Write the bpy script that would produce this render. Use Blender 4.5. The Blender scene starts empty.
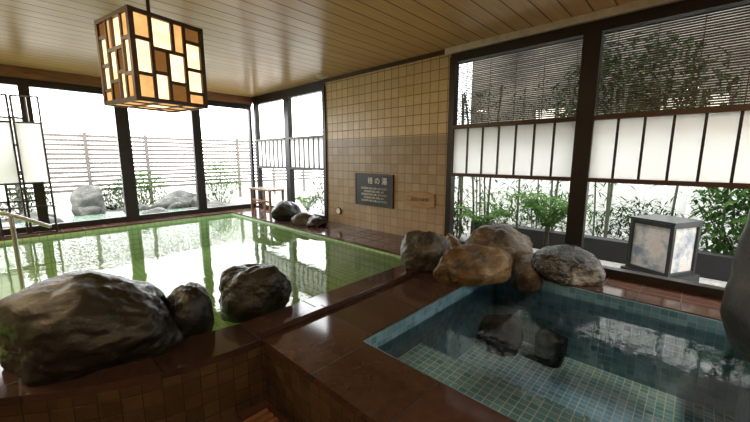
import bpy, math, random
from mathutils import Vector, Matrix, noise

scene = bpy.context.scene
scene.view_settings.view_transform = 'Standard'
scene.view_settings.look = 'None'

# ------------------------------------------------------------------ materials
def new_mat(name):
    m = bpy.data.materials.new(name); m.use_nodes = True
    nt = m.node_tree; nt.nodes.clear()
    out = nt.nodes.new('ShaderNodeOutputMaterial')
    return m, nt, out

def N(nt, t, **kw):
    n = nt.nodes.new(t)
    for k, v in kw.items(): setattr(n, k, v)
    return n

def L(nt, a, b): nt.links.new(a, b)

def c4(c): return (c[0], c[1], c[2], 1.0)

def math_n(nt, op, a, b=None):
    n = N(nt, 'ShaderNodeMath', operation=op)
    for i, x in enumerate((a, b)):
        if x is None: continue
        if isinstance(x, (int, float)): n.inputs[i].default_value = x
        else: L(nt, x, n.inputs[i])
    return n.outputs[0]

def vmath(nt, op, a, b=None):
    n = N(nt, 'ShaderNodeVectorMath', operation=op)
    for i, x in enumerate((a, b)):
        if x is None: continue
        if isinstance(x, (tuple, list)): n.inputs[i].default_value = x
        else: L(nt, x, n.inputs[i])
    return n.outputs[0]

def mixc(nt, fac, a, b, blend='MIX'):
    n = N(nt, 'ShaderNodeMix', data_type='RGBA', blend_type=blend)
    if isinstance(fac, (int, float)): n.inputs[0].default_value = fac
    else: L(nt, fac, n.inputs[0])
    for i, x in ((6, a), (7, b)):
        if isinstance(x, (tuple, list)): n.inputs[i].default_value = c4(x)
        else: L(nt, x, n.inputs[i])
    return n.outputs[2]

def noise_t(nt, vec, scale, detail=4, rough=.55):
    n = N(nt, 'ShaderNodeTexNoise')
    n.inputs['Scale'].default_value = scale
    n.inputs['Detail'].default_value = detail
    n.inputs['Roughness'].default_value = rough
    if vec is not None: L(nt, vec, n.inputs['Vector'])
    return n.outputs['Fac']

def ramp(nt, fac, stops):
    n = N(nt, 'ShaderNodeValToRGB')
    e = n.color_ramp.elements
    e[0].position, e[0].color = stops[0][0], c4(stops[0][1])
    e[1].position, e[1].color = stops[-1][0], c4(stops[-1][1])
    for p, c in stops[1:-1]:
        x = e.new(p); x.color = c4(c)
    L(nt, fac, n.inputs[0])
    return n.outputs[0]

def bump(nt, h, strength, dist=.01):
    n = N(nt, 'ShaderNodeBump'); n.inputs['Strength'].default_value = strength
    n.inputs['Distance'].default_value = dist
    L(nt, h, n.inputs['Height']); return n.outputs[0]

def plain(name, col, rough=.5, metallic=0, var=.15, scale=8, bumps=.0):
    m, nt, out = new_mat(name)
    b = N(nt, 'ShaderNodeBsdfPrincipled')
    g = N(nt, 'ShaderNodeNewGeometry')
    f = noise_t(nt, g.outputs['Position'], scale)
    lo = tuple(x*(1-var) for x in col); hi = tuple(min(1, x*(1+var)) for x in col)
    L(nt, ramp(nt, f, [(.3, lo), (.7, hi)]), b.inputs['Base Color'])
    b.inputs['Roughness'].default_value = rough
    b.inputs['Metallic'].default_value = metallic
    if bumps: L(nt, bump(nt, f, bumps), b.inputs['Normal'])
    L(nt, b.outputs[0], out.inputs[0])
    return m

def wood(name, c1, c2, stretch=(1, 8, 8), rough=.45, scale=4):
    m, nt, out = new_mat(name)
    b = N(nt, 'ShaderNodeBsdfPrincipled')
    g = N(nt, 'ShaderNodeNewGeometry')
    v = vmath(nt, 'MULTIPLY', g.outputs['Position'], stretch)
    f = noise_t(nt, v, scale, 6)
    L(nt, ramp(nt, f, [(.3, c1), (.7, c2)]), b.inputs['Base Color'])
    b.inputs['Roughness'].default_value = rough
    L(nt, bump(nt, f, .15, .004), b.inputs['Normal'])
    L(nt, b.outputs[0], out.inputs[0])
    return m

def grid_mat(name, size, gap, ca, cb, grout, rough=.3, mottling=.15, grain=None, zsplit=None, off=(.0137, .0137, .0137), spec=.5):
    m, nt, out = new_mat(name)
    b = N(nt, 'ShaderNodeBsdfPrincipled')
    g = N(nt, 'ShaderNodeNewGeometry')
    pos = g.outputs['Position']
    p = vmath(nt, 'ADD', pos, off)
    q = vmath(nt, 'DIVIDE', p, size)
    fr = vmath(nt, 'ABSOLUTE', vmath(nt, 'SUBTRACT', vmath(nt, 'FRACTION', q), (.5, .5, .5)))
    sp = N(nt, 'ShaderNodeSeparateXYZ'); L(nt, fr, sp.inputs[0])
    an = vmath(nt, 'ABSOLUTE', g.outputs['True Normal'])
    sn = N(nt, 'ShaderNodeSeparateXYZ'); L(nt, an, sn.inputs[0])
    tot = None
    for i in range(3):
        ln = math_n(nt, 'GREATER_THAN', sp.outputs[i], .5 - gap*.5/size[i])
        ok = math_n(nt, 'LESS_THAN', sn.outputs[i], .75)
        k = math_n(nt, 'MULTIPLY', ln, ok)
        tot = k if tot is None else math_n(nt, 'MAXIMUM', tot, k)
    wn = N(nt, 'ShaderNodeTexWhiteNoise', noise_dimensions='3D')
    L(nt, vmath(nt, 'FLOOR', q), wn.inputs['Vector'])
    col = mixc(nt, wn.outputs['Value'], ca, cb)
    if zsplit:
        z0, sa, sb = zsplit
        s = N(nt, 'ShaderNodeSeparateXYZ'); L(nt, pos, s.inputs[0])
        lo = mixc(nt, wn.outputs['Value'], sa, sb)
        col = mixc(nt, math_n(nt, 'LESS_THAN', s.outputs[2], z0), col, lo)
    if grain:
        f = noise_t(nt, vmath(nt, 'MULTIPLY', pos, grain), 3, 6)
    else:
        f = noise_t(nt, pos, 14, 6)
    f2 = ramp(nt, f, [(.3, (1-mottling,)*3), (.7, (1+0*mottling,)*3)])
    col = mixc(nt, 1.0, col, f2, 'MULTIPLY')
    col = mixc(nt, tot, col, grout)
    L(nt, col, b.inputs['Base Color'])
    r = math_n(nt, 'ADD', math_n(nt, 'MULTIPLY', tot, .5), rough)
    L(nt, r, b.inputs['Roughness'])
    b.inputs['Specular IOR Level'].default_value = spec
    inv = math_n(nt, 'SUBTRACT', 1.0, tot)
    L(nt, bump(nt, inv, .5, .003), b.inputs['Normal'])
    L(nt, b.outputs[0], out.inputs[0])
    return m

def glass_mat(name):
    m, nt, out = new_mat(name)
    t = N(nt, 'ShaderNodeBsdfTransparent'); t.inputs[0].default_value = (.96, .98, .97, 1)
    gl = N(nt, 'ShaderNodeBsdfGlossy'); gl.inputs['Roughness'].default_value = .01
    lw = N(nt, 'ShaderNodeLayerWeight'); lw.inputs[0].default_value = .12
    mx = N(nt, 'ShaderNodeMixShader')
    L(nt, math_n(nt, 'MULTIPLY', lw.outputs['Facing'], .35), mx.inputs[0])
    L(nt, t.outputs[0], mx.inputs[1]); L(nt, gl.outputs[0], mx.inputs[2])
    L(nt, mx.outputs[0], out.inputs[0]); return m

def water_mat(name, tint, body, murk, bscale=2.5, bstr=.12, ior=1.33, rough=.02):
    m, nt, out = new_mat(name)
    g = N(nt, 'ShaderNodeNewGeometry')
    f = noise_t(nt, g.outputs['Position'], bscale, 3)
    f2 = noise_t(nt, g.outputs['Position'], bscale*5, 2)
    h = math_n(nt, 'ADD', f, math_n(nt, 'MULTIPLY', f2, .18))
    nb = bump(nt, h, bstr, .1)
    t = N(nt, 'ShaderNodeBsdfTransparent'); t.inputs[0].default_value = c4(tint)
    d = N(nt, 'ShaderNodeBsdfDiffuse'); d.inputs[0].default_value = c4(body)
    m1 = N(nt, 'ShaderNodeMixShader'); m1.inputs[0].default_value = murk
    L(nt, t.outputs[0], m1.inputs[1]); L(nt, d.outputs[0], m1.inputs[2])
    gl = N(nt, 'ShaderNodeBsdfGlossy'); gl.inputs['Roughness'].default_value = rough
    L(nt, nb, gl.inputs['Normal'])
    fr = N(nt, 'ShaderNodeFresnel'); fr.inputs[0].default_value = ior; L(nt, nb, fr.inputs['Normal'])
    m2 = N(nt, 'ShaderNodeMixShader')
    L(nt, fr.outputs[0], m2.inputs[0]); L(nt, m1.outputs[0], m2.inputs[1]); L(nt, gl.outputs[0], m2.inputs[2])
    L(nt, m2.outputs[0], out.inputs[0]); return m

def frosted_mat(name, col=(.92, .93, .92)):
    m, nt, out = new_mat(name)
    d = N(nt, 'ShaderNodeBsdfDiffuse'); d.inputs[0].default_value = c4(col)
    t = N(nt, 'ShaderNodeBsdfTranslucent'); t.inputs[0].default_value = c4(col)
    mx = N(nt, 'ShaderNodeMixShader'); mx.inputs[0].default_value = .7
    L(nt, d.outputs[0], mx.inputs[1]); L(nt, t.outputs[0], mx.inputs[2])
    L(nt, mx.outputs[0], out.inputs[0]); return m

def emit_mat(name, col, s, lo=None):
    m, nt, out = new_mat(name)
    e = N(nt, 'ShaderNodeEmission'); e.inputs[1].default_value = s
    g = N(nt, 'ShaderNodeNewGeometry')
    f = noise_t(nt, g.outputs['Position'], 9, 4)
    L(nt, ramp(nt, f, [(.25, lo or tuple(x*.75 for x in col)), (.7, col)]), e.inputs[0])
    L(nt, e.outputs[0], out.inputs[0]); return m

def rock_mat(name, dark, mid, light, rough=.3, vein=.6, scale=3.0):
    m, nt, out = new_mat(name)
    b = N(nt, 'ShaderNodeBsdfPrincipled')
    tc = N(nt, 'ShaderNodeTexCoord')
    o = tc.outputs['Object']
    f = noise_t(nt, o, scale, 10, .65)
    col = ramp(nt, f, [(.36, dark), (.54, mid), (.72, light)])
    v = noise_t(nt, vmath(nt, 'MULTIPLY', o, (1, 2.2, 3)), scale*1.7, 8, .7)
    vm = ramp(nt, v, [(.56, (0, 0, 0)), (.66, (vein,)*3)])
    col = mixc(nt, vm, col, light)
    L(nt, col, b.inputs['Base Color'])
    f3 = noise_t(nt, o, scale*5, 8, .7)
    L(nt, math_n(nt, 'ADD', math_n(nt, 'MULTIPLY', f3, .35), rough-.15), b.inputs['Roughness'])
    hh = math_n(nt, 'ADD', f, math_n(nt, 'MULTIPLY', f3, .35))
    L(nt, bump(nt, hh, .6, .05), b.inputs['Normal'])
    L(nt, b.outputs[0], out.inputs[0]); return m

def leaf_mat(name, c1, c2):
    m, nt, out = new_mat(name)
    g = N(nt, 'ShaderNodeNewGeometry')
    f = noise_t(nt, g.outputs['Position'], 5, 3)
    col = ramp(nt, f, [(.3, c1), (.7, c2)])
    d = N(nt, 'ShaderNodeBsdfDiffuse'); t = N(nt, 'ShaderNodeBsdfTranslucent')
    L(nt, col, d.inputs[0]); L(nt, col, t.inputs[0])
    mx = N(nt, 'ShaderNodeMixShader'); mx.inputs[0].default_value = .35
    L(nt, d.outputs[0], mx.inputs[1]); L(nt, t.outputs[0], mx.inputs[2])
    L(nt, mx.outputs[0], out.inputs[0]); return m

M_frame = plain('dark_window_frame', (.012, .009, .008), .35)
M_rail = plain('brown_rail_wood', (.055, .024, .014), .4)
M_glass = glass_mat('window_glass')
M_frost = frosted_mat('frosted_panel')
M_granite6 = grid_mat('deck_granite_large', (.6, .6, 1.0), .010, (.036, .019, .014), (.06, .031, .023), (.005, .004, .003), .1, .35, off=(.11, .23, .3))
M_granite3 = grid_mat('deck_granite_small', (.3, .3, 1.0), .008, (.08, .042, .031), (.12, .062, .045), (.03, .022, .018), .12, .35, off=(.1, .02, .3))
M_mosaic = grid_mat('brown_mosaic', (.1, .1, .1), .006, (.05, .03, .014), (.08, .048, .024), (.012, .008, .006), .3, .3)
M_walltile = grid_mat('wall_tile', (.15, .15, .15), .012, (.58, .44, .23), (.68, .52, .29), (.26, .16, .07), .3, .12,
                      zsplit=(1.62, (.33, .255, .165), (.41, .32, .21)))
M_green = grid_mat('green_pool_tile', (.1, .1, .1), .010, (.34, .56, .3), (.46, .68, .38), (.18, .3, .16), .4, .1)
M_blue = grid_mat('blue_pool_mosaic', (.06, .06, .06), .007, (.16, .47, .66), (.38, .70, .84), (.85, .93, .97), .3, .1)
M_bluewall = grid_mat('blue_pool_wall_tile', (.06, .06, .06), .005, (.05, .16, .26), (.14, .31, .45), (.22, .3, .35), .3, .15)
M_ceil = grid_mat('ceiling_planks', (50, .2, 50), .014, (.70, .42, .18), (.76, .46, .205), (.12, .06, .02), .26, .2, grain=(.5, 9, 9), off=(20, .05, 20))
M_floor = grid_mat('floor_tile', (.3, .3, .3), .01, (.07, .03, .018), (.1, .045, .028), (.03, .02, .015), .3, .2)
M_beige = plain('pale_trim', (.6, .55, .46), .5)
M_waterg = water_mat('green_bath_water', (.76, .92, .62), (.34, .54, .22), .28, 2.0, .05, 1.42, .01)
M_waterb = water_mat('clear_bath_water', (.92, .98, 1.0), (.05, .18, .22), .0, 2.5, .045, 1.36, .01)
M_waterx = water_mat('garden_bath_water', (.6, .8, .7), (.3, .42, .34), .5, 3, .1)
M_steel = plain('brushed_steel', (.7, .7, .68), .25, 1, .03)
M_wood = wood('cedar_wood', (.16, .07, .03), (.3, .15, .07))
M_woodsign = wood('sign_wood', (.25, .14, .06), (.42, .26, .12), (8, 1, 8))
M_darkwood = wood('lantern_wood', (.035, .015, .007), (.07, .03, .013))
M_amber = emit_mat('lantern_amber_panel', (.42, .18, .045), .6)
M_tan = emit_mat('lantern_tan_panel', (1.0, .56, .2), 1.2, (.7, .34, .1))
M_cream = emit_mat('lantern_paper', (1.0, .82, .5), 2.1, (.98, .6, .25))
M_black = plain('black_board', (.012, .013, .013), .35)
M_white = plain('white_paint', (.8, .8, .78), .5, 0, .03)
M_rock_dark = rock_mat('dark_wet_rock', (.003, .003, .003), (.008, .008, .0075), (.028, .027, .025), .18, .2)
M_rock_grey = rock_mat('grey_rock', (.014, .013, .010), (.055, .049, .038), (.22, .2, .165), .28, .5)
M_rock_dgrey = rock_mat('dark_grey_stone', (.01, .009, .007), (.028, .025, .02), (.09, .082, .068), .32, .4)  # darker tones than the grey rock
M_rock_gold = rock_mat('golden_wet_rock', (.016, .01, .005), (.12, .074, .028), (.36, .26, .13), .2, .35)
M_rock_brown = rock_mat('brown_rock', (.02, .014, .009), (.085, .06, .038), (.34, .28, .2), .3, .4)
M_rock_streak = rock_mat('streaked_rock', (.008, .008, .008), (.016, .016, .016), (.38, .38, .36), .22, .5)
M_rock_pale = rock_mat('pale_garden_rock', (.02, .02, .018), (.065, .062, .055), (.17, .17, .15), .6, .4)
M_reed = wood('reed_slats', (.03, .02, .012), (.07, .05, .03), (8, .5, 8))
M_ground = plain('garden_gravel', (.26, .25, .23), .9, 0, .3, 20)
M_plaster = plain('white_garden_plaster', (.8, .8, .78), .8, 0, .03, 3)
M_fence = wood('weathered_fence', (.11, .09, .08), (.16, .135, .12), (1, 1, 6), .8)
M_facade = wood('backdrop_facade', (.025, .023, .02), (.18, .16, .13), (1, .7, 1.2), .8, 1.1)  # noise paints bright and dim patches of backlight seen through the blinds
M_lw = plain('dark_kerb_stone', (.010, .010, .010), .7)
M_leaf = leaf_mat('leaf_green', (.025, .07, .016), (.085, .16, .04))
M_leafd = leaf_mat('leaf_dark', (.012, .03, .012), (.04, .075, .025))
M_fern = leaf_mat('fern_green', (.045, .11, .025), (.12, .22, .06))
M_bamboo = plain('bamboo_culm', (.06, .07, .04), .5)
M_bark = plain('bark', (.04, .03, .022), .9, 0, .3, 20, .3)

# ------------------------------------------------------------------ mesh builder
class MB:
    def __init__(s): s.v = []; s.f = []; s.m = []; s.mats = []
    def mi(s, mat):
        if mat not in s.mats: s.mats.append(mat)
        return s.mats.index(mat)
    def face(s, pts, mat):
        i = len(s.v); s.v += [tuple(p) for p in pts]
        s.f.append(tuple(range(i, i+len(pts)))); s.m.append(s.mi(mat))
    def box(s, x0, x1, y0, y1, z0, z1, mat, M=None):
        x0, x1 = min(x0, x1), max(x0, x1); y0, y1 = min(y0, y1), max(y0, y1); z0, z1 = min(z0, z1), max(z0, z1)
        P = [Vector(p) for p in ((x0,y0,z0),(x1,y0,z0),(x1,y1,z0),(x0,y1,z0),(x0,y0,z1),(x1,y0,z1),(x1,y1,z1),(x0,y1,z1))]
        if M: P = [M @ p for p in P]
        i = len(s.v); s.v += [tuple(p) for p in P]
        for q in ((0,3,2,1),(4,5,6,7),(0,1,5,4),(1,2,6,5),(2,3,7,6),(3,0,4,7)):
            s.f.append(tuple(i+k for k in q)); s.m.append(s.mi(mat))
    def prism(s, poly, z0, z1, top, side):
        n = len(poly); i = len(s.v)
        s.v += [(p[0], p[1], z0) for p in poly] + [(p[0], p[1], z1) for p in poly]
        s.f.append(tuple(i+k for k in reversed(range(n)))); s.m.append(s.mi(side))
        s.f.append(tuple(i+n+k for k in range(n))); s.m.append(s.mi(top))
        for k in range(n):
            s.f.append((i+k, i+(k+1) % n, i+n+(k+1) % n, i+n+k)); s.m.append(s.mi(side))
    def cyl(s, p0, p1, r0, r1, mat, n=12, cap=True):
        p0 = Vector(p0); p1 = Vector(p1); d = (p1-p0).normalized()
        a = d.orthogonal().normalized(); b = d.cross(a); i = len(s.v)
        for p, r in ((p0, r0), (p1, r1)):
            for k in range(n):
                t = 2*math.pi*k/n
                s.v.append(tuple(p + a*math.cos(t)*r + b*math.sin(t)*r))
        for k in range(n):
            s.f.append((i+k, i+(k+1) % n, i+n+(k+1) % n, i+n+k)); s.m.append(s.mi(mat))
        if cap:
            s.f.append(tuple(i+k for k in reversed(range(n)))); s.m.append(s.mi(mat))
            s.f.append(tuple(i+n+k for k in range(n))); s.m.append(s.mi(mat))
    def leaf(s, p, d, w, l, mat, droop=.25):
        p = Vector(p); d = Vector(d).normalized()
        side = d.cross(Vector((0, 0, 1)))
        if side.length < .05: side = Vector((1, 0, 0))
        side.normalize(); dn = Vector((0, 0, -1))
        a = p; m = p + d*l*.5 + dn*l*droop*.3; e = p + d*l + dn*l*droop
        s.face([a, m+side*w/2, e, m-side*w/2], mat)
    def obj(s, name, smooth=False, loc=(0, 0, 0), rotz=0, bevel=0):
        me = bpy.data.meshes.new(name); me.from_pydata(s.v, [], s.f)
        for m in s.mats: me.materials.append(m)
        me.polygons.foreach_set('material_index', s.m)
        if smooth: me.polygons.foreach_set('use_smooth', [True]*len(s.f))
        me.update()
        o = bpy.data.objects.new(name, me); scene.collection.objects.link(o)
        o.location = loc; o.rotation_euler = (0, 0, rotz)
        if bevel:
            b = o.modifiers.new('bevel', 'BEVEL'); b.width = bevel; b.segments = 2; b.limit_method = 'ANGLE'
        return o

def rock(name, loc, dims, seed, mat, rotz=0, sub=5, flat=.55, round_=.0, tilt=0):
    """loc = centre of the base"""
    import bmesh
    rnd = random.Random(seed)
    bm = bmesh.new(); bmesh.ops.create_icosphere(bm, subdivisions=sub, radius=1)
    planes = []
    for i in range(13):
        n = Vector((rnd.gauss(0, 1), rnd.gauss(0, 1), rnd.gauss(0, 1))).normalized()
        planes.append((n, rnd.uniform(.68+.2*round_, 1.0)))
    k = 11.0; off = Vector((rnd.uniform(0, 50), rnd.uniform(0, 50), rnd.uniform(0, 50)))
    for v in bm.verts:
        d = v.co.normalized(); s = math.exp(-k*1.12)
        for n, q in planes:
            c = d.dot(n)
            if c > .15: s += math.exp(-k*q/c)
        r = -math.log(s)/k
        r += (.12*noise.noise(d*1.6+off) + .06*noise.noise(d*3.7+off))*(1-.5*round_) + .02*noise.noise(d*9+off) + .008*noise.noise(d*22+off)
        v.co = d*r
    if tilt:
        R = Matrix.Rotation(tilt, 3, 'Y')
        for v in bm.verts: v.co = R @ v.co
    for v in bm.verts:
        if v.co.z < -flat: v.co.z = -flat - (-(v.co.z)-flat)*.12
    mn = [min(v.co[i] for v in bm.verts) for i in range(3)]; mx = [max(v.co[i] for v in bm.verts) for i in range(3)]
    for v in bm.verts:
        v.co = Vector([((v.co[i]-mn[i])/(mx[i]-mn[i]) - (.5 if i < 2 else 0))*dims[i] for i in range(3)])
    for f in bm.faces: f.smooth = True
    me = bpy.data.meshes.new(name); bm.to_mesh(me); bm.free()
    me.materials.append(mat)
    o = bpy.data.objects.new(name, me); scene.collection.objects.link(o)
    o.location = loc; o.rotation_euler = (0, 0, rotz)
    return o

XR = 4.35; YB = 8.4; ZC = 2.78; XL = -3.0; YF = -3.0; ZF = -.48
# ------------------------------------------------------------------ shell
b = MB()
front = [(1.1, 2.15), (.88, 2.17), (.6, 2.22), (.3, 2.33), (.0, 2.5), (-.3, 2.72), (-.7, 3.0), (-1.3, 3.25), (-2.1, 3.36), (XL+.001, 3.4)]
inner = [(1.1, 2.5), (.95, 2.53), (.74, 2.58), (.48, 2.68), (.2, 2.83), (-.08, 3.04), (-.5, 3.33), (-1.18, 3.6), (-2.05, 3.72), (XL+.001, 3.76)]
b.prism([(XL, YF), (1.1, YF)] + front, ZF-.1, ZF, M_floor, M_floor)
b.box(1.1, XR, YF, -.95, ZF-.1, ZF, M_floor)
b.obj('floor')
b = MB(); b.box(XL-.15, XR+.15, YF-.15, YB+.15, ZC, ZC+.1, M_ceil); b.obj('ceiling')

b = MB()
b.box(XR, XR+.15, 2.65, 5.42, -.8, ZC, M_walltile)
b.box(XR, XR+.15, YF, 2.65, 2.66, ZC, M_frame)
b.box(XR, XR+.15, 5.42, YB+.15, 2.66, ZC, M_frame)
b.box(XR, XR+.15, YF, 2.65, -.8, .03, M_granite3)
b.box(XR, XR+.15, 5.42, YB+.15, -.8, .03, M_granite3)
b.box(XR, XR+.15, YF, -2.45, .03, 2.66, M_walltile)
b.obj('wall_right')
b = MB()
b.box(XL-.15, XR, YB, YB+.15, 2.56, ZC, M_frame)
b.box(XL-.15, XR, YB, YB+.15, -.8, .02, M_granite3)
b.box(XL-.15, -1.05, YB, YB+.15, .02, 2.56, M_walltile)
b.obj('wall_back')
b = MB(); b.box(XL-.15, XL, YF-.15, YB, -.8, ZC, M_walltile); b.obj('wall_left')
b = MB(); b.box(XL, XR+.15, YF-.15, YF, -.8, ZC, M_walltile); b.obj('wall_front')
b = MB(); b.box(XR-.06, XR-.001, YF, 2.72, 2.70, ZC-.001, M_beige); b.obj('trim_1', bevel=.005)
b = MB(); b.box(XL, XR-.001, YB-.05, YB-.001, 2.60, ZC-.001, M_wood); b.obj('trim_2', bevel=.005)
b = MB(); b.box(XR-.03, XR-.001, 2.73, 5.45, 2.72, ZC-.001, M_darkwood); b.obj('trim_3')

# ------------------------------------------------------------------ windows right wall
def window_right(name, y0, y1, nb=7, transom=True, x=XR):
    b = MB(); w = .085; xa, xb = x-.03, x+.08
    b.box(xa, xb, y0, y0+w, .03, 2.66, M_frame); b.box(xa, xb, y1-w, y1, .03, 2.66, M_frame)
    b.box(xa, xb, y0+w, y1-w, 2.58, 2.66, M_frame)
    b.box(xa, xb, y0+w, y1-w, .03, .10, M_frame)
    b.box(xa-.01, xb, y0+w, y1-w, 1.69, 1.735, M_rail); b.box(xa-.01, xb, y0+w, y1-w, 1.03, 1.075, M_rail)
    for z0, z1 in ((.10, 1.03), (1.735, 2.58)):
        b.face([(x+.03, y0+w, z0), (x+.03, y0+w, z1), (x+.03, y1-w, z1), (x+.03, y1-w, z0)], M_glass)
    b.box(x+.01, x+.018, y0+w, y1-w, 1.075, 1.69, M_frost)
    for i in range(1, nb):
        yy = y0+w + (y1-y0-2*w)*i/nb
        b.box(x-.012, x+.009, yy-.011, yy+.011, 1.075, 1.69, M_frame)
    return b.obj(name)
window_right('window_1', .95, 2.65)
window_right('window_2', -.75, .95)
window_right('window_3', -2.45, -.75)
window_right('window_4', 5.42, 6.80)
window_right('window_5', 6.80, 8.26)

# reed blinds outside
def blind(name, y0, y1, z0, z1):
    b = MB(); z = z1; rnd = random.Random(3)
    while z > z0:
        dz = rnd.uniform(-.001, .001)
        b.box(XR+.2, XR+.206, y0, y1, z-.0175+dz, z+dz, M_reed); z -= .0235
    n = 5
    for i in range(n):
        yy = y0 + (y1-y0)*(i+.5)/n
        b.box(XR+.206, XR+.21, yy-.004, yy+.004, z0, z1+.02, M_reed)
    b.box(XR+.19, XR+.22, y0, y1, z1, z1+.03, M_darkwood)
    b.obj(name)
blind('reed_blind', .96, 2.68, 1.70, 2.64)
blind('reed_blind', -.74, .92, 1.76, 2.64)
blind('reed_blind', -2.4, -.8, 1.74, 2.64)

# ------------------------------------------------------------------ windows back wall
def window_back(name, x0, x1, wl=.12, wr=.12, lattice=False):
    b = MB(); ya, yb = YB-.03, YB+.08; y = YB
    b.box(x0, x0+wl, ya, yb, .02, 2.56, M_frame); b.box(x1-wr, x1, ya, yb, .02, 2.56, M_frame)
    b.box(x0+wl, x1-wr, ya, yb, 2.48, 2.56, M_frame); b.box(x0+wl, x1-wr, ya, yb, .02, .10, M_frame)
    b.face([(x0+wl, y+.03, .1), (x1-wr, y+.03, .1), (x1-wr, y+.03, 2.48), (x0+wl, y+.03, 2.48)], M_glass)
    if lattice:
        xa, xc = x0+wl, x1-wr
        for zz in (.55, 1.05, 1.5, 1.95): b.box(xa, xc, y-.02, y+.01, zz-.015, zz+.015, M_frame)
        for t in (.3, .72):
            xx = xa+(xc-xa)*t; b.box(xx-.015, xx+.015, y-.02, y+.01, .1, 2.48, M_frame)
        w = xc-xa
        b.box(xa+w*.72, xc, y+.012, y+.02, 1.05, 1.95, M_frost)
        b.box(xa+w*.3, xa+w*.72, y+.012, y+.02, .55, 1.5, M_frost)
    return b.obj(name)
window_back('window_6', -1.05, .30, .12, .08, lattice=True)
window_back('window_7', .30, 1.62, .06, .12)
window_back('window_8', 1.62, 3.0, .10, .10)
window_back('window_9', 3.0, 4.32, .08, .06)

# free-standing lattice screen in front of the left-hand window
b = MB()
def screen_panel(b, x0, y0, x1, y1):
    d = Vector((x1-x0, y1-y0, 0)); l = d.length; a = math.atan2(d.y, d.x)
    M = Matrix.Translation((x0, y0, 0)) @ Matrix.Rotation(a, 4, 'Z')
    b.box(0, .025, -.015, .015, 0, 2.3, M_frame, M); b.box(l-.025, l, -.015, .015, 0, 2.3, M_frame, M)
    for zz in (0.0, .45, .85, 1.85, 2.27): b.box(.025, l-.025, -.015, .015, zz, zz+.025, M_frame, M)
    b.box(.025, l-.025, -.004, .004, .88, 1.85, M_frost, M)
    b.box(l*.5, l*.5+.02, -.012, .012, 1.88, 2.27, M_frame, M)
screen_panel(b, .10, 8.2, .44, 8.1)
screen_panel(b, -.24, 8.1, .08, 8.2)
b.obj('folding_screen')

# ------------------------------------------------------------------ bath surrounds
def slab(b, x0, x1, y0, y1, top, body=M_mosaic, o=.0):
    b.box(x0, x1, y0, y1, -.05, 0, top)
    b.box(x0+o, x1-o, y0+o, y1-o, -.8, -.05, body)
b = MB()
slab(b, 3.5, XR-.001, 2.5, YB-.001, M_granite3)
slab(b, XL+.001, 3.5, 8.0, YB-.001, M_granite3)
slab(b, 1.1, XR-.001, 1.63, 2.5, M_granite6)
slab(b, 1.1, 1.58, -.45, 1.63, M_granite6)
slab(b, 3.8, XR-.001, -.45, 1.63, M_granite3)
slab(b, 1.1, XR-.001, -.95, -.45, M_granite6)
# curved rim
for i in range(len(front)-1):
    q = [front[i], front[i+1], inner[i+1], inner[i]]
    q = q[::-1]
    b.prism(q, -.05, 0, M_granite6, M_granite6)
    b.prism(q, -.8, -.05, M_mosaic, M_mosaic)
b.obj('bath_surround')
b = MB()
b.box(1.1, 3.05, 2.17, 2.235, .0, .045, M_granite6)
b.obj('stone_kerb', bevel=.004)

# basins
b = MB()
b.box(XL+.001, 3.5, 2.3, 8.0, -.8, -.7, M_green)
b.box(3.47, 3.499, 2.5, 8.0, -.7, -.03, M_green); b.box(XL+.001, 3.47, 7.97, 7.999, -.7, -.03, M_green)
b.box(3.0, 3.47, 2.52, 7.97, -.7, -.4, M_green)
b.obj('large_bath_basin')
b = MB()
b.box(1.58, 3.8, -.45, 1.63, -.85, -.78, M_blue)
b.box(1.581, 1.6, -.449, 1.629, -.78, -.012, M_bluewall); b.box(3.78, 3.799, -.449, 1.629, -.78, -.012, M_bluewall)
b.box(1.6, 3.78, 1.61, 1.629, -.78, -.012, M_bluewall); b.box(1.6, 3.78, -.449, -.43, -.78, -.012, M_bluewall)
b.box(1.6, 2.3, -.43, 1.61, -.78, -.32, M_blue)
b.obj('small_bath_basin')

b = MB()
poly = [(3.468, 2.51), (3.468, 7.968), (XL+.001, 7.968)] + [(p[0], p[1]+.003) for p in inner[::-1]]
b.face([(p[0], p[1], -.055) for p in poly], M_waterg)
b.obj('large_bath_water')
b = MB(); b.face([(1.602, -.428, -.12), (3.778, -.428, -.12), (3.778, 1.608, -.12), (1.602, 1.608, -.12)], M_waterb)
b.obj('small_bath_water')

# ------------------------------------------------------------------ boulders
# left foreground
rock('boulder', (.24, 2.83, -.06), (1.12, .78, .62), 15, M_rock_dark, math.radians(-42), 6, .55, .4)
rock('boulder', (.80, 2.72, -.08), (.34, .34, .42), 21, M_rock_dark, .3, 5, .55, .6)
rock('boulder', (1.36, 2.72, -.08), (.62, .46, .45), 5, M_rock_dark, math.radians(-25), 6, .55, .3)
# centre cluster
rock('boulder', (3.25, 2.25, -.01), (.60, .5, .46), 31, M_rock_grey, math.radians(-40), 6, .55, .4)
rock('boulder', (3.28, 1.66, -.02), (.85, .52, .41), 44, M_rock_gold, math.radians(-38), 6, .55, .4)
rock('boulder', (3.95, 1.66, -.01), (.82, .5, .50), 57, M_rock_brown, math.radians(-45), 6, .55, .4)
rock('boulder', (3.98, .93, -.01), (.70, .5, .36), 64, M_rock_streak, math.radians(-60), 6, .55, .3)
rock('boulder', (3.80, 1.25, -.14), (.36, .34, .36), 75, M_rock_brown, .2, 5, .55, .8)
rock('boulder', (4.08, 2.38, -.01), (.34, .3, .26), 86, M_rock_gold, .5, 5, .55, .8)
rock('submerged_boulder', (3.5, 1.36, -.78), (.5, .4, .4), 97, M_rock_dark, .5)
rock('submerged_boulder', (3.6, .9, -.78), (.3, .36, .34), 98, M_rock_dark, 1.5)
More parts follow.
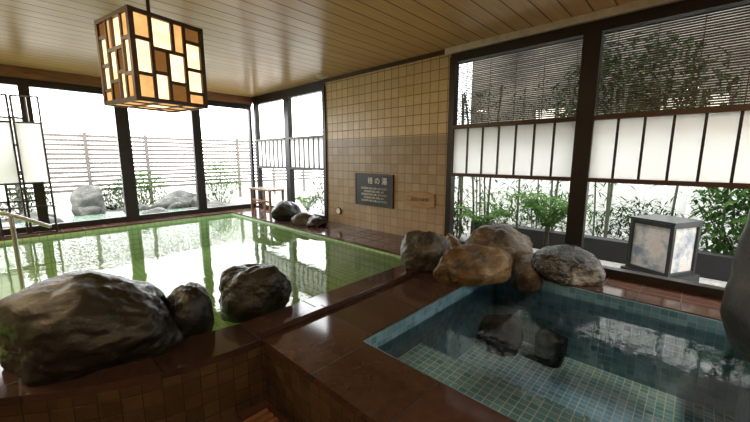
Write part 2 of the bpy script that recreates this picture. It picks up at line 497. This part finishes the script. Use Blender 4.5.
# back
rock('boulder', (3.82, 6.15, -.01), (.62, .5, .42), 111, M_rock_dark, -.5, 5, .55, .7)
rock('boulder', (3.86, 5.55, -.01), (.5, .36, .24), 112, M_rock_grey, -.8, 5, .55, .7)
rock('boulder', (3.86, 5.15, -.01), (.38, .3, .2), 113, M_rock_dark, -.8)
# right foreground upright stone
rock('standing_stone', (2.55, -.57, -.02), (1.1, .8, 1.5), 121, M_rock_dgrey, .0, 6, .9, .3)

# ------------------------------------------------------------------ lantern
S = .51; H = .594; hs = S/2
b = MB()
lay_v = [(.25, 0, 1), (.46, 0, .62), (.72, 0, 1), (.55, .62, 1)]
lay_h = [(.30, 0, .25), (.70, 0, .25), (.62, .25, .72), (.25, .46, .72), (.46, .72, 1), (.80, .72, 1), (.16, .72, 1), (.34, .25, .46)]
dk = [(.46, .72, 0, .25), (.72, 1, .8, 1), (.25, .46, .34, .62)]
tn = [(0, .25, 0, .30), (0, .25, .7, 1), (.55, .72, .62, 1), (.72, 1, .0, .16)]
for k in range(4):
    R = Matrix.Rotation(math.pi/2*k, 4, 'Z')
    b.box(-hs+.02, hs-.02, -hs+.012, -hs+.016, .02, H-.02, M_cream, R)
    for lst, mm in ((dk, M_amber), (tn, M_tan)):
        for (u0, u1, v0, v1) in lst:
            if k % 2: u0, u1 = 1-u1, 1-u0
            b.box(-hs+u0*S+.003, -hs+u1*S-.003, -hs+.005, -hs+.0115, v0*H+.003, v1*H-.003, mm, R)
    t = .012
    for (u, v0, v1) in lay_v:
        if k % 2: u = 1-u
        b.box(-hs+u*S-t, -hs+u*S+t, -hs-.008, -hs+.012, v0*H, v1*H, M_darkwood, R)
    for (v, u0, u1) in lay_h:
        if k % 2: u0, u1 = 1-u1, 1-u0
        b.box(-hs+u0*S, -hs+u1*S, -hs-.007, -hs+.011, v*H-t, v*H+t, M_darkwood, R)
    b.box(-hs-.012, -hs+.022, -hs-.012, -hs+.022, -.012, H+.012, M_darkwood, R)
    b.box(-hs+.018, hs-.012, -hs-.011, -hs+.016, -.011, .018, M_darkwood, R)
    b.box(-hs+.018, hs-.012, -hs-.011, -hs+.016, H-.018, H+.011, M_darkwood, R)
b.box(-hs+.02, hs-.02, -hs+.02, hs-.02, 0, .004, M_tan)
b.box(-.08, .08, -.08, .08, -.004, -.0008, M_cream)
for u in (-.09, .09):
    b.box(u-.012, u+.012, -hs, hs, -.01, -.001, M_darkwood); b.box(-hs, hs, u-.011, u+.011, -.009, -.0015, M_darkwood)
b.box(-hs+.02, hs-.02, -hs+.02, hs-.02, H-.004, H, M_cream)
for u in (-.12, .12):
    b.box(u-.012, u+.012, -hs, hs, H+.001, H+.01, M_darkwood)
zt = ZC-1.709
b.cyl((0, 0, H), (0, 0, zt), .014, .014, M_frame)
b.cyl((0, 0, zt-.04), (0, 0, zt-.001), .07, .08, M_frame, 24)
b.cyl((0, 0, H), (0, 0, H+.05), .05, .03, M_frame, 16)
b.obj('pendant_lantern', loc=(.866, 3.225, 1.709), rotz=math.radians(11.2))

# ------------------------------------------------------------------ signs and wall things
def text_on_wall(parent, s, y, z, size, mat, x):
    cu = bpy.data.curves.new('lettering', 'FONT'); cu.body = s; cu.size = size; cu.extrude = .001
    cu.align_x = 'CENTER'; cu.align_y = 'CENTER'; cu.materials.append(mat)
    o = bpy.data.objects.new('lettering', cu); scene.collection.objects.link(o)
    o.rotation_euler = (math.pi/2, 0, -math.pi/2); o.location = (x, y, z); o.parent = parent
b = MB(); b.box(XR-.03, XR-.001, 3.68, 4.55, .46, .99, M_black)
for a_ in ((3.66, 3.69, .44, 1.01), (4.54, 4.57, .44, 1.01), (3.69, 4.54, .44, .465), (3.69, 4.54, .985, 1.01)):
    b.box(XR-.036, XR-.001, a_[0], a_[1], a_[2], a_[3], M_darkwood)
s1 = b.obj('information_sign')
text_on_wall(s1, '檜 の 湯', 4.02, .88, .13, M_white, XR-.032)
for i in range(5):
    text_on_wall(s1, '天然温泉の湯をお楽しみください'[: 15-(i % 2)*3], 4.1, .75-.055*i, .042, M_white, XR-.032)
b = MB()
b.prism([(-.275, -.10), (-.1, -.13), (.18, -.12), (.275, -.08), (.265, .1), (.1, .13), (-.2, .12), (-.28, .07)], 0, .025, M_woodsign, M_woodsign)
s2 = b.obj('wooden_plaque')
s2.rotation_euler = (math.pi/2, 0, -math.pi/2); s2.location = (XR-.001, 3.115, .64)
c2 = bpy.data.curves.new('lettering', 'FONT'); c2.body = '温泉の泉質'; c2.size = .07; c2.extrude = .001
c2.align_x = 'CENTER'; c2.align_y = 'CENTER'; c2.materials.append(M_black)
o2 = bpy.data.objects.new('lettering', c2); scene.collection.objects.link(o2); o2.parent = s2; o2.location = (0, 0, .027)
b = MB()
b.cyl((XR-.03, 5.07, .25), (XR-.001, 5.07, .25), .07, .07, M_darkwood, 28)
b.cyl((XR-.033, 5.07, .25), (XR-.029, 5.07, .25), .055, .055, M_white, 28)
b.box(XR-.036, XR-.033, 5.067, 5.073, .25, .295, M_black)
b.obj('wall_thermometer')
b = MB()
b.cyl((4.1, 5.2, ZC-.03), (4.1, 5.2, ZC-.001), .10, .12, M_beige, 28); b.cyl((4.1, 5.2, ZC-.05), (4.1, 5.2, ZC-.03), .05, .07, M_beige, 20)
b.obj('smoke_detector')

# wooden rack near the far corner
b = MB()
for yy in (6.72, 7.55):
    for xx in (3.78, 4.10): b.box(xx, xx+.045, yy, yy+.045, 0, .56, M_wood)
    b.box(3.825, 4.10, yy+.005, yy+.04, .2, .24, M_wood)
for xx in (3.76, 3.86, 3.96, 4.06): b.box(xx, xx+.085, 6.68, 7.64, .56, .59, M_wood)
b.box(3.79, 3.815, 6.765, 7.55, .3, .34, M_wood)
b.obj('wooden_towel_stand', bevel=.003)

# handrail
def tube(name, pts_list, r, mat):
    cu = bpy.data.curves.new(name, 'CURVE'); cu.dimensions = '3D'; cu.bevel_depth = r; cu.bevel_resolution = 4
    for pts in pts_list:
        sp = cu.splines.new('NURBS'); sp.points.add(len(pts)-1)
        for i, p in enumerate(pts): sp.points[i].co = (p[0], p[1], p[2], 1)
        sp.use_endpoint_u = True; sp.order_u = min(3, len(pts))
    cu.materials.append(mat)
    o = bpy.data.objects.new(name, cu); scene.collection.objects.link(o); return o
tube('pool_handrail', [[(-.9, 4.85, .78), (-.35, 4.95, .78), (-.15, 5.0, .77), (.08, 5.03, .64), (.22, 5.06, .55)],
                       [(-.06, 5.0, .72), (-.06, 5.0, -.7)], [(-.9, 4.85, .78), (-.9, 4.85, -.7)]], .02, M_steel)

# floor drain grate
b = MB()
for i in range(9):
    b.box(.42, 1.04, 1.50+.062*i, 1.535+.062*i, ZF+.012, ZF+.035, M_wood)
for xx in (.45, .72, .98): b.box(xx, xx+.03, 1.5, 2.03, ZF, ZF+.012, M_wood)
b.obj('slatted_drain_cover')

# warm fill lamps added out of view to brighten the room
for (x, y, e) in ((-1.2, .2, 45), (2.6, -1.6, 60), (-1.6, 5.2, 130), (.2, -1.8, 40)):
    b = MB(); b.cyl((x, y, ZC-.05), (x, y, ZC-.001), .2, .2, M_white, 32)
    o = b.obj('fill_lamp')
    ld = bpy.data.lights.new('fill_light', 'AREA'); ld.shape = 'DISK'; ld.size = .36; ld.energy = e; ld.color = (1, .74, .45)
    lo = bpy.data.objects.new('fill_disc', ld); scene.collection.objects.link(lo); lo.location = (x, y, ZC-.055); lo.parent = o

# ------------------------------------------------------------------ exterior
b = MB()
b.box(XR+.15, 16, -12, YB+.15, -.45, -.25, M_ground)
b.box(-14, 16, YB+.15, 22, -.45, -.25, M_ground)
b.obj('garden_ground')
b = MB(); b.box(7.6, 7.75, -8, 7.2, -.25, 2.0, M_plaster); b.box(7.57, 7.78, -8, 7.2, 2.0, 2.07, M_fence)
y = -3
while y < 7:
    b.cyl((7.55, y, -.25), (7.55, y, 1.98), .03, .028, M_white, 8); y += .16
b.obj('garden_wall')
# house-shaped backdrop added to dim the view through the reed blinds
b = MB()
b.box(10.5, 14.5, -10, 5.6, -.25, 7.2, M_facade)
b.box(10.2, 14.8, -10.3, 5.9, 7.2, 7.4, M_lw)
yy = -8.5
while yy < 5:
    for zz in (1.6, 4.6):
        b.box(10.44, 10.5, yy, yy+1.3, zz, zz+1.1, M_frame); b.box(10.42, 10.44, yy+.08, yy+.62, zz+.07, zz+1.03, M_beige); b.box(10.42, 10.44, yy+.68, yy+1.22, zz+.07, zz+1.03, M_beige)
    yy += 2.7
b.obj('backdrop_house')
b = MB(); b.box(6.0, 6.2, -6, 3.1, -.25, .07, M_lw); b.obj('garden_kerb', bevel=.01)
b = MB()
x = -9.0
z = .3
while z < 1.95:
    b.box(-9, 12, 13.0, 13.03, z, z+.08, M_fence); z += .13
x = -9
while x < 12:
    b.box(x, x+.09, 12.93, 13.0, -.25, 2.0, M_fence); x += 1.5
b.obj('garden_fence')

# outdoor bath
b = MB(); n = 28
b.face([(1.5+2.3*math.cos(2*math.pi*i/n), 10.3+.95*math.sin(2*math.pi*i/n), -.17) for i in range(n)], M_waterx)
b.obj('outdoor_bath_water')
rn = random.Random(8)
for i in range(15):
    t = 2*math.pi*i/15
    rock('garden_rock', (1.5+2.5*math.cos(t), 10.3+1.15*math.sin(t), -.27), (rn.uniform(.6, .95), rn.uniform(.4, .6), rn.uniform(.25, .45)), 200+i, M_rock_pale, rn.uniform(0, 3), 4)
rock('garden_rock', (1.25, 11.6, -.27), (.7, .6, .85), 301, M_rock_pale, .2, 5)
rock('garden_rock', (3.3, 11.2, -.27), (1.5, .7, .6), 302, M_rock_pale, .1, 5)

# garden lantern
b = MB(); w = .23
pic = rock_mat('painted_paper', (.16, .2, .26), (.55, .53, .49), (.55, .3, .27), .7, .12, 4)
for k in range(4):
    R = Matrix.Rotation(math.pi/2*k, 4, 'Z')
    b.box(-w, w, -w+.01, -w+.015, .04, .6, pic, R)
    b.box(-w-.015, -w+.025, -w-.015, -w+.025, 0, .64, M_black, R)
    b.box(-w+.02, w-.015, -w-.012, -w+.016, .0, .05, M_black, R)
    b.box(-w+.02, w-.015, -w-.012, -w+.016, .59, .635, M_black, R)
b.box(-w-.03, w+.03, -w-.03, w+.03, .64, .665, M_black)
b.box(-w-.05, w+.05, -w-.05, w+.05, -.14, 0, M_lw)
b.obj('garden_floor_lantern', loc=(5.45, .22, -.11), rotz=math.radians(-28))

def shrub(name, loc, rad, n, mat, seed, wl=(.03, .12), trunk=0):
    rnd = random.Random(seed); b = MB(); c = Vector(loc)
    if trunk: b.cyl((c.x, c.y, -.25), (c.x, c.y, c.z), .05*trunk, .03*trunk, M_bark, 8)
    for i in range(7):
        d = Vector((rnd.gauss(0, 1), rnd.gauss(0, 1), rnd.gauss(0, .8))).normalized()
        e = c + Vector((d.x*rad[0], d.y*rad[1], d.z*rad[2]))*.8
        b.cyl(Vector((c.x, c.y, max(-.25, c.z-rad[2]))), e, .014, .006, M_bark, 5)
    for i in range(n):
        d = Vector((rnd.gauss(0, 1), rnd.gauss(0, 1), rnd.gauss(0, 1))).normalized()*(rnd.random()**.4)
        p = c + Vector((d.x*rad[0], d.y*rad[1], d.z*rad[2])); p.z = max(p.z, -.2)
        b.leaf(p, (rnd.gauss(0, 1), rnd.gauss(0, 1), rnd.gauss(0, .6)), wl[0]*rnd.uniform(.7, 1.3), wl[1]*rnd.uniform(.7, 1.4), mat)
    b.obj(name)
def fern(name, loc, n, l, mat, seed, h=.6):
    rnd = random.Random(seed); b = MB(); c = Vector(loc)
    b.cyl((c.x, c.y, -.25), c+Vector((0, 0, .1)), .05, .03, M_bark, 8)
    for i in range(n):
        a = 2*math.pi*i/n + rnd.uniform(-.2, .2); ll = l*rnd.uniform(.7, 1.1); hh = h*rnd.uniform(.7, 1.15)
        d = Vector((math.cos(a), math.sin(a), 0)); prev = c+Vector((0, 0, .08))
        m = 16
        for k in range(1, m+1):
            t = k/m; p = c + d*ll*t*.75 + Vector((0, 0, .08+hh*(1.9*t-1.35*t*t)))
            b.cyl(prev, p, .006, .005, mat, 4, False)
            sd = d.cross(Vector((0, 0, 1)))
            for sg in (-1, 1):
                b.leaf(p, sd*sg + d*.5 + Vector((0, 0, .1)), .045, .22*ll*math.sin(math.pi*min(1, t*.85+.12))+.03, mat)
            prev = p
    b.obj(name)
def bamboo(name, pts, seed, h=2.6):
    rnd = random.Random(seed); b = MB()
    for (x, y) in pts:
        r = rnd.uniform(.012, .02); lx, ly = rnd.uniform(-.25, .1), rnd.uniform(-.25, .25); n = 11
        for k in range(n):
            t0, t1 = k/n, (k+1)/n
            p0 = Vector((x+lx*t0*t0, y+ly*t0*t0, -.25+h*t0)); p1 = Vector((x+lx*t1*t1, y+ly*t1*t1, -.25+h*t1))
            b.cyl(p0, p1, r, r, M_bamboo, 8, False); b.cyl(p1-Vector((0, 0, .006)), p1+Vector((0, 0, .006)), r*1.25, r*1.25, M_bamboo, 8)
            if t0 > .15:
                for j in range(6):
                    a = rnd.uniform(0, 6.28); q = p1 + Vector((math.cos(a), math.sin(a), rnd.uniform(-.2, .5)))*rnd.uniform(.05, .3)
                    b.leaf(q, (math.cos(a), math.sin(a), rnd.uniform(-.5, .3)), .022, .15, M_leafd, .4)
    b.obj(name)
rb = random.Random(77)
bamboo('bamboo_grove', [(rb.uniform(5.2, 6.8), rb.uniform(1.0, 4.2)) for i in range(28)], 1)
bamboo('bamboo_grove', [(rb.uniform(6.3, 6.9), rb.uniform(-1.5, 1.0)) for i in range(8)], 2)
fern('garden_fern', (5.25, 1.5, .18), 22, .72, M_fern, 4, .7)
fern('garden_fern', (5.25, 2.5, .0), 16, .6, M_fern, 5, .6)
fern('garden_fern', (5.4, 7.6, -.25), 12, .6, M_fern, 6, .6)
shrub('garden_shrub', (6.5, -.62, .6), (.5, .65, .85), 3000, M_leaf, 5, (.045, .13))
shrub('garden_shrub', (5.5, 3.4, .15), (.5, .5, .5), 1200, M_leafd, 6)
shrub('garden_shrub', (6.8, 2.2, .25), (.4, 1.2, .55), 1700, M_leaf, 16)
shrub('garden_shrub', (6.9, .6, .2), (.35, .6, .45), 900, M_leafd, 17)
shrub('garden_shrub', (5.9, 7.0, .35), (.7, .9, .7), 1200, M_leafd, 7)
shrub('garden_shrub', (2.6, 12.2, .35), (.8, .5, .65), 1800, M_leaf, 8)
shrub('garden_shrub', (4.6, 11.4, .5), (.8, .6, .8), 1800, M_leaf, 9)
shrub('garden_shrub', (.1, 12.3, .2), (.7, .4, .6), 1400, M_leafd, 10)
shrub('garden_shrub', (1.9, 12.5, .1), (.6, .3, .5), 1000, M_leafd, 18)
shrub('garden_shrub', (-1.2, 11.8, .3), (.9, .5, .7), 1300, M_leafd, 14)
shrub('garden_tree', (9.2, 1.2, 2.6), (.9, 1.6, 1.2), 1500, M_leafd, 11, (.09, .24), 1.5)
shrub('garden_tree', (9.2, -2.6, 2.6), (.9, 1.6, 1.2), 1500, M_leafd, 13, (.09, .24), 1.5)

# ------------------------------------------------------------------ light
w = bpy.data.worlds.new('World'); scene.world = w; w.use_nodes = True
nt = w.node_tree; nt.nodes.clear()
out = N(nt, 'ShaderNodeOutputWorld'); bg = N(nt, 'ShaderNodeBackground')
tc = N(nt, 'ShaderNodeTexCoord'); f = noise_t(nt, tc.outputs['Generated'], 2, 4)
L(nt, ramp(nt, f, [(.3, (.95, .97, 1.0)), (.7, (1, 1, .98))]), bg.inputs[0]); bg.inputs[1].default_value = 9.0
L(nt, bg.outputs[0], out.inputs[0])

def portal(name, loc, rot, sx, sy):
    ld = bpy.data.lights.new(name, 'AREA'); ld.shape = 'RECTANGLE'; ld.size = sx; ld.size_y = sy
    ld.cycles.is_portal = True
    o = bpy.data.objects.new(name, ld); scene.collection.objects.link(o); o.location = loc; o.rotation_euler = rot
portal('window_portal', (XR+.12, .1, 1.35), (0, math.pi/2, 0), 2.6, 5.1)
portal('window_portal', (XR+.12, 6.85, 1.35), (0, math.pi/2, 0), 2.6, 2.9)
portal('window_portal', (1.63, YB+.12, 1.3), (-math.pi/2, 0, 0), 5.4, 2.5)

# ------------------------------------------------------------------ camera
cd = bpy.data.cameras.new('camera'); cam = bpy.data.objects.new('camera', cd); scene.collection.objects.link(cam)
cd.sensor_width = 36; cd.lens = 36*340/750; cd.clip_start = .05
cam.location = (0, 0, 1.3)
cam.rotation_euler = (math.radians(90-9.02), 0, math.radians(-46.7))
scene.camera = cam
